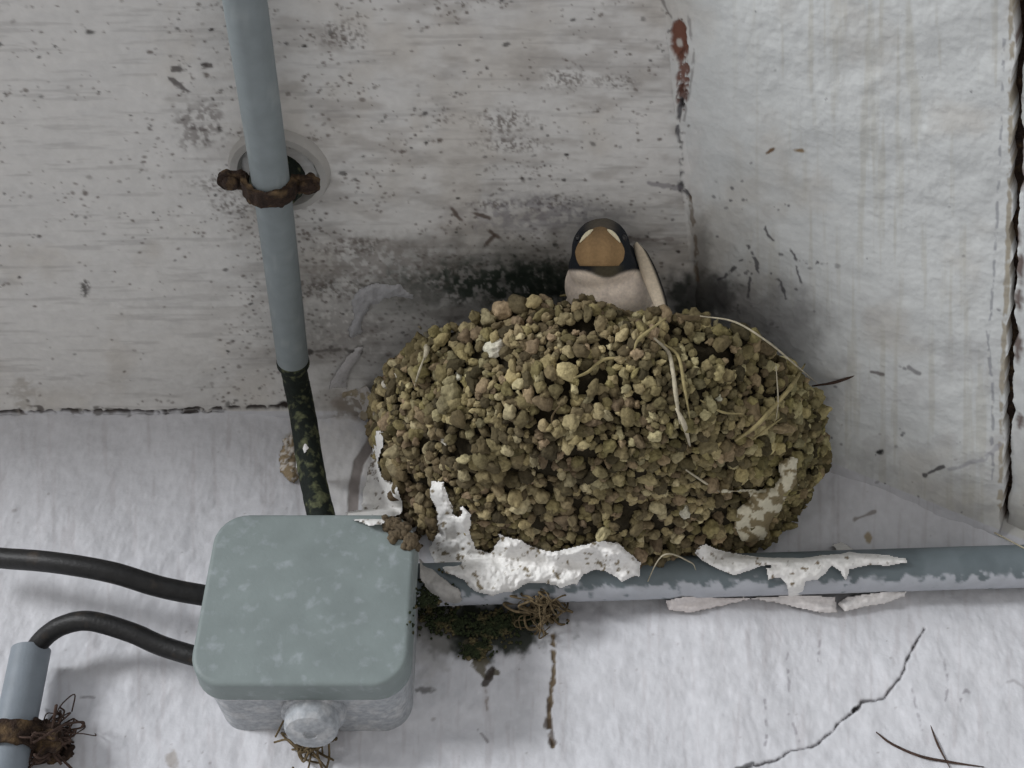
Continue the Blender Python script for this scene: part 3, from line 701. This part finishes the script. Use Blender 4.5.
f1 = flake('plaster_splash', [(430, 480), (444, 482), (450, 498), (455, 512), (463, 505), (472, 514), (470, 530), (476, 548), (490, 552), (500, 538), (498, 534), (516, 538), (535, 546), (552, 552), (575, 546), (600, 540), (618, 542), (632, 554), (642, 562), (640, 576), (622, 583), (612, 574), (596, 569), (584, 574), (578, 584), (560, 588), (545, 583), (528, 584), (512, 592), (492, 596), (474, 592), (462, 580), (448, 574), (434, 562), (428, 548), (438, 534), (437, 512), (430, 496)],
           .0042, spotty(WHT, (128, 118, 98), .66), rag=2.2, seed=5, holes=((484, 540, 9), (457, 513, 3.5)), step=1.0, relief=.6, lift=.0022)
tag(f1, 'ragged white plaster crust clinging under the left part of the nest', 'plaster')
f2 = flake('plaster_splash', [(376, 430), (383, 432), (384, 446), (378, 462), (383, 478), (397, 486), (403, 500), (402, 514), (392, 516), (384, 524), (371, 526), (346, 518), (345, 511), (362, 510), (362, 490), (368, 470), (372, 450)], .003, spotty((230, 229, 226), (120, 110, 96), .68), rag=2, seed=8, relief=.4, lift=.0035)
tag(f2, 'white flaking paint between the grey wall strip and the left side of the nest', 'plaster')
f3 = flake('paint_flake', [(697, 547), (706, 543), (716, 548), (730, 552), (760, 556), (800, 557), (840, 553), (830, 545), (842, 541), (858, 552), (890, 555), (906, 558), (908, 563), (890, 566), (865, 566), (850, 570), (846, 582), (840, 572), (832, 566), (826, 574), (818, 580), (806, 582), (802, 600), (788, 599), (787, 586), (780, 578), (768, 580), (766, 568), (776, 566), (762, 566), (750, 571), (735, 576), (718, 570), (702, 561), (694, 553)], .0034, spotty(WHT, (130, 118, 100), .7), rag=.9, seed=11, relief=.5, step=1.0, lift=.0018)
tag(f3, 'long white paint flake draped over the horizontal conduit', 'paint flake')
f4 = flake('paint_flake', [(664, 600), (684, 596), (720, 597), (760, 597), (742, 602), (712, 609), (690, 613), (668, 611)], .0045, (212, 206, 204), rag=1.0, seed=12, relief=.3, lift=.0015)
tag(f4, 'smooth pale paint lump hanging beneath the conduit, nearest the nest', 'paint flake')
f5 = flake('paint_flake', [(742, 598), (790, 595), (836, 596), (838, 613), (818, 613), (780, 604)], .004, (214, 210, 208), rag=.6, seed=13, relief=.3, lift=.002)
tag(f5, 'thin pale paint lump beneath the conduit under the white drip', 'paint flake')
f6 = flake('paint_flake', [(836, 604), (848, 596), (880, 592), (908, 590), (906, 597), (885, 604), (858, 609), (845, 612)], .005, (222, 219, 217), rag=1.2, seed=14, relief=.35, lift=.0015)
tag(f6, 'bright paint lump beneath the conduit, farthest right of the row', 'paint flake')
f7 = flake('paint_flake', [(350, 300), (358, 288), (374, 282), (400, 284), (424, 292), (414, 302), (392, 300), (372, 306), (364, 318), (361, 334), (350, 340), (346, 330), (353, 318)], .003, (164, 164, 166), rag=2.5, seed=15, relief=.6, lift=.0)
tag(f7, 'grey curved remnant ridge on the ceiling above the left shoulder of the nest', 'paint flake')
f8 = flake('paint_flake', [(326, 392), (332, 376), (345, 358), (358, 346), (364, 347), (360, 358), (352, 368), (347, 382), (349, 390), (336, 388)], .0025, (186, 184, 184), rag=2, seed=16, relief=.5, lift=.0)
tag(f8, 'small peeled white flake on the ceiling beside the left edge of the nest', 'paint flake')
f9 = flake('plaster_splash', [(778, 462), (792, 455), (800, 458), (797, 474), (800, 486), (790, 492), (782, 508), (774, 520), (765, 540), (752, 544), (740, 540), (734, 528), (736, 510), (750, 498), (748, 492), (720, 494), (718, 489), (752, 489), (774, 488), (780, 476)], .0050, spotty((196, 190, 168), (124, 112, 84), .48, 7), rag=2.4, seed=18, relief=.6, lift=.001, holes=((735, 500, 3),))
tag(f9, 'beige and white plaster remnant at the lower right edge of the nest', 'plaster')
f10 = flake('paint_flake', [(418, 556), (430, 566), (444, 578), (460, 590), (464, 606), (452, 608), (440, 600), (428, 592), (420, 580)], .0035, (168, 166, 162), rag=2, seed=19, relief=.5, lift=.001)
tag(f10, 'grey paint sheet tucked between the box and the white plaster crust', 'paint flake')
f11 = flake('mud_smear', [(282, 440), (292, 432), (302, 438), (303, 452), (300, 464), (302, 474), (294, 484), (284, 480), (278, 468), (280, 452)], .0055, spotty((140, 124, 98), (196, 190, 182), .55, 5), rag=3.5, seed=20, relief=.8, lift=.0)
tag(f11, 'small brown mud lump on the wall beside the mouldy cable above the box', 'mud')
f13 = flake('mud_smear', [(336, 396), (350, 388), (366, 384), (376, 398), (374, 416), (366, 424), (352, 414), (340, 410)], .003, spotty((150, 140, 120), (186, 182, 178), .5, 5), rag=3.5, seed=33, relief=.8, lift=.0)
tag(f13, 'pale brown mud crust on the wall at the left end of the nest', 'mud')
# paint chip on the mouldy cable
tree = bvh([cb, lid, cup])
f12 = flake('paint_chip', [(296, 446), (306, 443), (309, 448), (303, 456), (302, 468), (295, 468)], .0014, (222, 221, 219), rag=.5, seed=21, relief=.3, lift=.0004, step=.8)
tag(f12, 'tiny white paint chip stuck on the dark mouldy cable', 'paint chip')
tree = bvh([cup, pel] + [o for o in bpy.data.objects if o.name.startswith('pipe') and o.type == 'MESH'] + [lid])

# ------------------------------------------------------------------ straws, hairs, twigs
def strand(name, pts, r, m, parent=None, off=.0016, taper=True, arc=0.):
    P = [at(p[0], p[1], off+(p[2] if len(p) > 2 else 0)) for p in pts]
    rr = [r*.5]+[r]*(len(P)-2)+[r*.35] if taper and len(P) > 2 else [r, r*.5]
    return tube(name, P, rr, m, parent, k=8, noise=.25, n=8)
S = M['straw']; PS = M['palestraw']
for i, (pts, r, m) in enumerate((
    ([(735, 441), (756, 426), (776, 404), (793, 384), (805, 364, .006)], .00085, S),
    ([(700, 316, .004), (735, 322, .008), (768, 342, .010), (792, 362, .010), (818, 384, .006)], .00035, PS),
    ([(654, 338), (668, 352), (673, 372), (676, 396), (680, 424)], .0008, PS),
    ([(664, 344), (678, 356), (684, 384), (690, 420)], .0006, S),
    ([(676, 408), (684, 424), (690, 446)], .0010, PS),
    ([(574, 378), (588, 372), (606, 359), (640, 360)], .00065, S),
    ([(419, 326), (426, 334), (427, 348), (424, 360)], .0012, PS),
    ([(424, 358), (419, 372), (414, 388)], .0005, PS),
    ([(686, 470), (704, 482), (720, 492)], .0005, PS),
    ([(752, 440), (768, 428), (782, 418)], .0005, S),
    ([(666, 318, .003), (640, 338), (634, 350)], .0007, S),
    ([(560, 296, .003), (576, 294, .004), (596, 298, .003)], .0008, S),
    ([(676, 314, .005), (690, 318, .006), (710, 316, .004)], .0010, M['tuft']),
    ([(700, 400), (722, 412), (744, 414)], .0005, S),
    ([(776, 366, .004), (778, 400), (776, 420)], .0003, PS),
    ([(560, 405), (552, 418), (556, 440)], .0004, M['tuft']),
)):
    strand('straw', pts, r, m, nest, off=.0042 if i in (0, 1, 9, 14) else .0026)
s_ = strand('cobweb_strand', [(828, 428, .002), (846, 440), (862, 452), (880, 470), (905, 487)], .0006, PS, off=.002); tag(s_, 'curved pale fibre leaving the right edge of the nest toward the panel foot', 'fibre')
s_ = strand('cobweb_strand', [(880, 470), (930, 498), (980, 525), (1028, 550), (1060, 565)], .00035, PS, off=.002); tag(s_, 'long faint fibre along the panel foot ending at the right frame edge', 'fibre')
s_ = strand('plant_stem', [(812, 386, .008), (832, 383, .006), (848, 378, .004), (862, 371, .002)], .0006, M['twig'], off=.002); tag(s_, 'short dark stem sticking out past the right shoulder of the nest', 'stem')
s_ = strand('dry_root', [(876, 732), (892, 744), (920, 756), (950, 762), (984, 767)], .0005, M['twig'], off=.001); tag(s_, 'long curved brown root fibre on the wall at the lower right', 'root')
s_ = strand('dry_root', [(930, 724), (938, 745), (950, 768)], .00045, M['twig'], off=.001); tag(s_, 'short upright brown root fibre crossing the long one at the lower right', 'root')
s_ = strand('cobweb_strand', [(640, 600, .004), (662, 556, .009), (690, 562, .006), (696, 570)], .0003, PS, off=.001); tag(s_, 'fine pale hair looped over the conduit just right of the plaster crust', 'fibre')
# tufts
def tuft(name, cx, cy, n, rx, ry, r, m, seed, off=.004, spread=.008, down=0., pull=.36):
    q = np.random.default_rng(seed); Vv = []; Qq = []; c = at(cx, cy, off)
    for i in range(n):
        a = at(cx+q.uniform(-rx, rx)*.6, cy+q.uniform(-ry, ry)*.6, off+q.random()*spread)
        pts = [a]
        dv = q.normal(size=3)*.003; dv[2] -= down
        for k in range(4):
            dv = dv*.7+q.normal(size=3)*.0024+(c-pts[-1])*pull; pts.append(pts[-1]+dv)
        V, Q = tube_data(catmull(np.array(pts), 5), r*q.uniform(.5, 1.4), 6, .3); k0 = sum(len(v) for v in Vv); Vv.append(V); Qq += [tuple(j+k0 for j in f_) for f_ in Q]
    return build(name, np.concatenate(Vv), Qq, m)
t1 = tuft('grass_tuft', 541, 606, 80, 20, 16, .00042, M['tuft'], 3, off=.005, pull=.26, down=.0003); tag(t1, 'tangled dry grass tuft hanging below the conduit under the plaster crust', 'grass tuft', kind='stuff')
t2 = tuft('grass_tuft', 311, 742, 34, 8, 18, .0004, M['tuft'], 4, off=.006, down=.001); tag(t2, 'wisp of dry brown grass caught under the round plug of the box', 'grass tuft', kind='stuff')
t3 = tuft('root_tangle', 44, 742, 120, 20, 18, .0004, M['twig'], 5, off=.006, pull=.25, spread=.007); tag(t3, 'matted brown fibres packed around the lower left clamp', 'root tangle', kind='stuff')
# moss under the nest between box and conduit
def blobs(name, spots, m, seed, n, rr, label, cat):
    q = np.random.default_rng(seed); V = []; F = []
    J, JF = ico(2)
    for i in range(n):
        sx_, sy_, rx, ry = spots[q.integers(len(spots))]; p = at(sx_+q.normal()*rx*.5, sy_+q.normal()*ry*.5, .0006); v = J*(1+(vn3(J*2+i*3.1)-.5)*.9)[:, None]*rr*q.uniform(.5, 1.5)+p
        F.append(JF+len(J)*len(V)); V.append(v)
    o = link(name, fast_mesh(name, np.concatenate(V), np.concatenate(F)), m); tag(o, label, cat, kind='stuff'); return o
blobs('moss_patch', [(450, 622, 30, 12), (490, 628, 30, 14), (430, 600, 14, 22), (520, 618, 30, 8), (475, 650, 12, 8)], M['moss'], 6, 1500, .0006, 'dark green moss growing on the wall between the box and the conduit', 'moss')
blobs('dirt_clump', [(50, 740, 16, 14), (60, 745, 8, 10), (40, 730, 10, 6)], M['rust'], 9, 150, .0019, 'lumpy brown dirt on the wall at the right of the lower left clamp', 'dirt')
blobs('mud_crumbs', [(404, 528, 12, 12), (412, 542, 10, 10), (392, 524, 8, 5)], M['mudc'], 7, 140, .0014, 'brown mud crumbs on the upper right corner of the box', 'mud')

# ------------------------------------------------------------------ swallow
def P3(px, py, y):
    d = ray(px, py); return O+d*(y/d[1])
EY = 0; hc = P3(601, 249, .2975); bc_ = P3(613, 306, .329)
bird = empty('swallow', bc_); tag(bird, 'young swallow with tan throat and dark collar peering over the nest rim', 'bird')
def ellip(bm, c, r, rot=None):
    m = Matrix.Translation(Vector(c)) @ (rot.to_4x4() if rot else Matrix.Identity(4)) @ Matrix.Diagonal((*r, 1)); bmesh.ops.create_icosphere(bm, subdivisions=4, radius=1, matrix=m)
bm = bmesh.new()
back = np.array((.004, .028, -.018))
ellip(bm, hc, (.0110, .0118, .0112))
ellip(bm, hc*.55+bc_*.45+np.array((0, -.002, 0)), (.0140, .0125, .0140))
ellip(bm, bc_+np.array((0, .007, -.003)), (.0215, .0170, .0195))
ellip(bm, hc*.38+bc_*.62+np.array((.0005, -.003, -.003)), (.0178, .0140, .0160))
ellip(bm, P3(602, 267, .3010), (.0128, .0105, .0075))
ellip(bm, bc_+back*.7, (.0175, .0240, .0160))
ellip(bm, bc_+back*1.5, (.0115, .0240, .0110))
me = bpy.data.meshes.new('body'); bm.to_mesh(me); bm.free(); tmp = bpy.data.objects.new('tmp', me); COL.objects.link(tmp)
rm = tmp.modifiers.new('r', 'REMESH'); rm.mode = 'VOXEL'; rm.voxel_size = .0007; sm = tmp.modifiers.new('s', 'SMOOTH'); sm.iterations = 34; sm.factor = .6
dg = bpy.context.evaluated_depsgraph_get(); dg.update(); ev = tmp.evaluated_get(dg); me2 = bpy.data.meshes.new_from_object(ev); bpy.data.objects.remove(tmp)
V = np.zeros(len(me2.vertices)*3, np.float32); me2.vertices.foreach_get('co', V); V = V.reshape(-1, 3).astype(float)
wob = (fbm3(V*260, 3)-.5)[:, None]
V[:, 1] -= wob[:, 0]*.0012; me2.vertices.foreach_set('co', V.astype(np.float32).ravel())
uu, vv, zz = proj(V+wob*.0015); front = V[:, 1] < bc_[1]+.006
cream = lin((243, 229, 212)); dark = lin((26, 30, 36)); olive = lin((84, 78, 62)); tan = 1.15*lin((140, 114, 80)); pale = lin((222, 214, 184))
c = np.tile(cream, (len(V), 1))
def mixc(c, m, k): m = np.clip(m, 0, 1)[:, None]; return c*(1-m)+k*m
c = mixc(c, sst(.45, .65, fbm3(V*190, 7))*.3, lin((172, 158, 152)))
line = 270.5+7*np.exp(-((uu-607)/15)**2)                 # lower edge of the collar
up_ = sst(line+2, line-2, vv)
c = mixc(c, up_, dark)
c = mixc(c, up_*np.exp(-((uu-607)/14)**4)*sst(262, 266, vv)*.9, olive)
c = mixc(c, 1-front.astype(float), lin((30, 34, 44)))
c = mixc(c, sst(234, 229, vv)*np.exp(-((uu-601)/15)**4)*.9, lin((92, 86, 76)))
set_col(me2, c); body = link('body', me2, M['bird'], bird)
btree = bvh([body])
# gape: the broad short beak seen from below (tan) with pale flanges
def dome(name, c, ax, r, depth_, m, colfn, parent, power=2.0, cut=-.35):
    n, k = 18, 40; Vd = []; Q = []; cols = []
    right = np.array((1., 0, 0)); fwd = np.array(ax)/np.linalg.norm(ax); up = np.cross(right, fwd); up /= np.linalg.norm(up)
    if up[2] < 0: up = -up
    for i in range(n+1):
        s = i/n
        for j in range(k):
            a = 2*math.pi*j/k; x = math.cos(a)*s; z = math.sin(a)*s
            x *= 1-.30*max(z, 0)**1.3
            zz_ = max(z, cut)
            Vd.append(c+right*r[0]*x+up*r[1]*zz_+fwd*depth_*(1-s**power)); cols.append(colfn(x, z, s))
    for i in range(n):
        for j in range(k): Q.append((i*k+j, i*k+(j+1) % k, (i+1)*k+(j+1) % k, (i+1)*k+j))
    o = build(name, np.array(Vd), Q, m, parent); set_col(o.data, np.array(cols)); return o
tocam = O-hc; tocam /= np.linalg.norm(tocam)
gcen = P3(600, 251.5, .2975)+tocam*.0082
def gc_col(x, z, s):
    k = tan*(1+.08*math.sin(x*9))*(1-.45*max(0, z)**2)+lin((60, 52, 48))*.3*max(0, z)
    return k
beak = dome('beak', gcen, tocam, (.0090, .0090), .0050, M['bird'], gc_col, bird, power=2.2, cut=-.58)
beak['label'] = 'tan underside of the short wide beak'
for sgn in (-1, 1):
    A = []
    for a in np.linspace(22, 66, 7):
        an = math.radians(a); up = np.cross(np.array((1., 0, 0)), tocam); up = up if up[2] > 0 else -up
        A.append(gcen+np.array((1., 0, 0))*sgn*.0086*math.cos(an)*(1-.30*math.sin(an)**1.3)+up*.0087*math.sin(an)+tocam*.0012)
    g = tube('gape_flange', A, [.0002, .0006, .0008, .0007, .0002], M['bird'], beak, k=12, n=5); set_col(g.data, np.tile(pale, (len(g.data.vertices), 1)))
    g['label'] = 'pale yellowish gape edge'
    ex = 578.5 if sgn < 0 else 623.5; dd = ray(ex, 238); dd /= np.linalg.norm(dd)
    hp_ = btree.ray_cast(Vector(O), Vector(dd))[0]; ep = np.array(hp_ if hp_ is not None else hc)+dd*.0006
    bm = bmesh.new(); ellip(bm, ep, (.0012, .0012, .0013)); me = bpy.data.meshes.new('eye'); bm.to_mesh(me); bm.free(); link('eye', me, M['eye'], bird)
nb = gcen+tocam*.0045
# folded wing at the right: long blade, pale inside, dark leading edge
def wing(name, pts, y0, y1, wpx, parent):
    Vw = []; Q = []; cols = []; n = len(pts)-1; cen = catmull(np.array([(p[0], p[1], p[2]) for p in pts]), 8); m_ = len(cen); k = 14
    for i, (px, py, wd) in enumerate(cen):
        yy = y0+(y1-y0)*i/(m_-1)
        for j in range(k):
            a = 2*math.pi*j/k; ox = math.cos(a)*wd; q = P3(px+ox, py+ox*-.25, yy); q = q+np.array((0, 1, 0))*math.sin(a)*.0022
            Vw.append(q); e_ = math.cos(a)
            cols.append(lin((34, 32, 32)) if (e_ > .5 or math.sin(a) > .25) else lin((206, 192, 170)))
    for i in range(m_-1):
        for j in range(k): Q.append((i*k+j, i*k+(j+1) % k, (i+1)*k+(j+1) % k, (i+1)*k+j))
    Q.append(tuple(range(k))[::-1]); Q.append(tuple((m_-1)*k+j for j in range(k)))
    o = build(name, np.array(Vw), Q, M['bird'], parent); set_col(o.data, np.array(cols)); return o
wg = wing('wing', [(636, 246, 2.2), (641, 254, 5.5), (648, 270, 7.5), (655, 288, 7.5), (661, 306, 6.5), (665, 325, 4.5)], .2995, .304, 7, bird)
wg['label'] = 'folded wing, buff inside with a dark edge'
wg2 = wing('wing', [(584, 276, 1.5), (581, 286, 3), (580, 298, 3.5), (580, 314, 3)], .334, .336, 4, bird)
wg2['label'] = 'folded wing on the shaded side'
